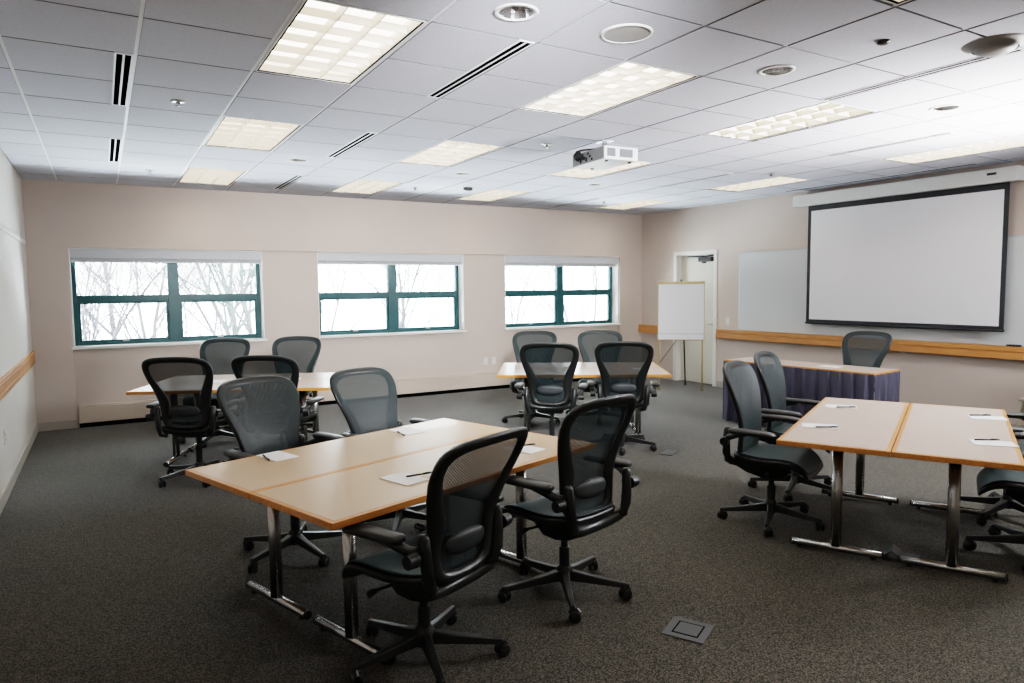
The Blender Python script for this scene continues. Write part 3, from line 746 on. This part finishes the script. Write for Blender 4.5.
o=MB().box(-.07,.07,-.075,0,0,.004).obj('open_lid',M['black'],t,bevel=.001); o.matrix_local=Matrix.Translation((0,.108,.005))@Matrix.Rotation(rad(-38),4,'X')
o=MB().box(-.11,.11,-.06,.06,0,.006).obj('floor_box',M['plate'],bevel=.002); o.location=(4.72,5.02,0); o.rotation_euler=(0,0,.5); tag(o,'small dark floor outlet plate on the carpet before the skirted table','floor outlet')
# folded chair against the right wall, at the picture edge
t=thing('folding_chair','tan framed folding chair leaning by the screen wall at the right picture edge','chair',(8.14,3.27,0),rad(8))
for s in (-1,1):
    MB().tube([(-.20,s*.21,0),(.10,s*.20,.42),(.20,s*.19,.80)],.014,8).obj('front_leg',M['tan'],t,smooth=True)
    MB().tube([(.22,s*.18,0),(-.08,s*.17,.44)],.014,8).obj('rear_leg',M['tan'],t,smooth=True)
MB().box(-.16,.20,-.19,.19,.43,.455).obj('seat',M['tan'],t,bevel=.008)
MB().box(.165,.185,-.185,.185,.62,.80).obj('backrest',M['tan'],t,bevel=.006)

# ------------------------------------------------------------------ outside: snowy bank with bare trees
def bank_z(x,y): return -.9+.10*(y-YO)+.25*math.sin(x*.7)+.2*math.sin(y*.9+x*.4)
vs=[];fs=[];nx,ny=40,24
for j in range(ny+1):
    for i in range(nx+1):
        x=-14+38*i/nx; y=YO+.3+26*(j/ny)**1.3; vs.append((x,y,bank_z(x,y) if y<18 else bank_z(x,18)+.12*(y-18)))
for j in range(ny):
    for i in range(nx): a=j*(nx+1)+i; fs.append((a,a+1,a+nx+2,a+nx+1))
g=MB().add(vs,fs).obj('snow_bank',M['snow'],smooth=True); struct(g)
def tree(x,y,h,seed,label,spread=1.0,matn='bark',dens=1.0):
    rnd=random.Random(seed); m=MB(); z0=bank_z(x,y)-.1
    def branch(p,d,l,r,depth):
        n=4; pts=[p]; rs=[r]
        for k in range(n):
            d=(d+Vector((rnd.uniform(-.28,.28),rnd.uniform(-.28,.28),rnd.uniform(-.12,.22)))*spread*.8).normalized()
            p=p+d*l/n; pts.append(p); rs.append(r*(1-.6*(k+1)/n))
            if depth>0:
                for _ in range(2 if rnd.random()<dens else 1):
                    dd=(d+Vector((rnd.uniform(-1,1),rnd.uniform(-.8,.8),rnd.uniform(-.35,.7)))*spread).normalized()
                    branch(p,dd,l*rnd.uniform(.45,.7),r*(1-.6*(k+1)/n)*.62,depth-1)
        m.tube([tuple(q) for q in pts],rs,3 if depth<2 else 6,0,False)
    st=rnd.randint(2,4)
    for q in range(st):
        branch(Vector((x+rnd.uniform(-.2,.2),y+rnd.uniform(-.2,.2),z0)),Vector((rnd.uniform(-.35,.35),rnd.uniform(-.2,.2),1)).normalized(),h*rnd.uniform(.6,1),.035*h/3,3)
    o=m.obj('bare_tree',M[matn],fix=False); tag(o,label,'tree','bare trees outside the windows'); return o
tl=['bare shrub outside seen in the left half of the left window','bare shrub outside behind the mullion of the left window','bare shrub outside seen in the right half of the left window','bare tree outside farther back behind the left window','bare shrub outside the middle window, left half','bare tree outside the middle window, right half','bare shrub outside the right window, left half','bare tree outside the right window, right half','tall bare tree far behind the left window, right side']
for k,(x,y,h) in enumerate([(-.35,12.6,3.2),(.9,13.2,3.4),(2.1,12.8,3.0),(.2,15.5,4.6),(4.0,13.5,3.0),(5.6,14.5,3.6),(8.2,14.0,3.0),(9.8,13.2,3.4),(2.7,16.0,4.8)]):
    tree(x,y,h,11+k,tl[k],1.0,'evergreen' if k==8 else 'bark',.9 if k in (0,1,2,3,8) else .35)

# ------------------------------------------------------------------ light
W=bpy.data.worlds.new('World'); bpy.context.scene.world=W; W.use_nodes=True
bg=W.node_tree.nodes['Background']; bg.inputs['Color'].default_value=(.86,.94,1.0,1); bg.inputs['Strength'].default_value=20.0
for n,(x0,x1) in enumerate(WIN):
    l=bpy.data.lights.new('window_portal','AREA'); l.shape='RECTANGLE'; l.size=x1-x0; l.size_y=ZH-ZS; l.cycles.is_portal=True
    o=bpy.data.objects.new('window_portal',l); C.objects.link(o); o.location=((x0+x1)/2,YO+.02,(ZS+ZH)/2); o.rotation_euler=(rad(-90),0,0)
sun=bpy.data.lights.new('sun','SUN'); sun.energy=55; sun.angle=rad(2); sun.color=(.95,.97,1)
so=bpy.data.objects.new('sun',sun); C.objects.link(so); so.rotation_euler=Vector((.25,.75,-.62)).to_track_quat('-Z','Y').to_euler()
# added lamp standing in for snow glare, thrown up through the windows onto the ceiling
l=bpy.data.lights.new('snow_glare_fill','AREA'); l.shape='RECTANGLE'; l.size=10.5; l.size_y=1.7; l.energy=5600; l.color=(.84,.93,1)
gl=bpy.data.objects.new('snow_glare_fill',l); C.objects.link(gl); gl.location=(4,11.1,.26); gl.rotation_euler=Vector((0,-.36,.93)).to_track_quat('-Z','Y').to_euler()
# added spot above the view, standing in for a flash, to brighten the far wall
l=bpy.data.lights.new('far_wall_fill','SPOT'); l.energy=1950; l.spot_size=rad(58); l.spot_blend=1; l.shadow_soft_size=.25; l.color=(.97,.98,1)
fo=bpy.data.objects.new('far_wall_fill',l); C.objects.link(fo); fo.location=(1.2,.9,2.45); fo.rotation_euler=Vector((3.0,8.8,-1.0)).to_track_quat('-Z','Y').to_euler()
# added soft fill lamp out of view on the right, brightens the side-on chairs
l=bpy.data.lights.new('side_fill','AREA'); l.shape='DISK'; l.size=.9; l.energy=135; l.color=(.95,.97,1)
o=bpy.data.objects.new('side_fill',l); C.objects.link(o); o.location=(7.3,1.2,2.55); o.rotation_euler=Vector((-3.2,2.6,-1.7)).to_track_quat('-Z','Y').to_euler()
# added spot beyond the right edge for a bounced-flash glow on the ceiling
l=bpy.data.lights.new('bounce_flash_spot','SPOT'); l.energy=1700; l.spot_size=rad(125); l.spot_blend=1; l.shadow_soft_size=.06; l.color=(1,.98,.97)
o=bpy.data.objects.new('bounce_flash_spot',l); C.objects.link(o); o.location=(6.55,2.05,1.75); o.rotation_euler=Vector((-.42,.55,1)).to_track_quat('-Z','Y').to_euler()

# ------------------------------------------------------------------ camera
cam=bpy.data.cameras.new('camera'); co=bpy.data.objects.new('camera',cam); C.objects.link(co)
cam.sensor_width=36; cam.lens=696.69*36/1024; cam.clip_start=.05
r=Vector((.86197977,-.50684404,-.00999967)); u=Vector((.04736768,.06088681,.99702011)); f=Vector((.50472485,.85988483,-.07649123))
co.matrix_world=Matrix(((r.x,u.x,-f.x,0),(r.y,u.y,-f.y,0),(r.z,u.z,-f.z,1.6234),(0,0,0,1)))
sc=bpy.context.scene; sc.camera=co
sc.view_settings.view_transform='Filmic'; sc.view_settings.look='High Contrast'; sc.view_settings.exposure=-0.12
sc.cycles.max_bounces=8; sc.cycles.diffuse_bounces=4; sc.cycles.transparent_max_bounces=16; sc.cycles.sample_clamp_indirect=6
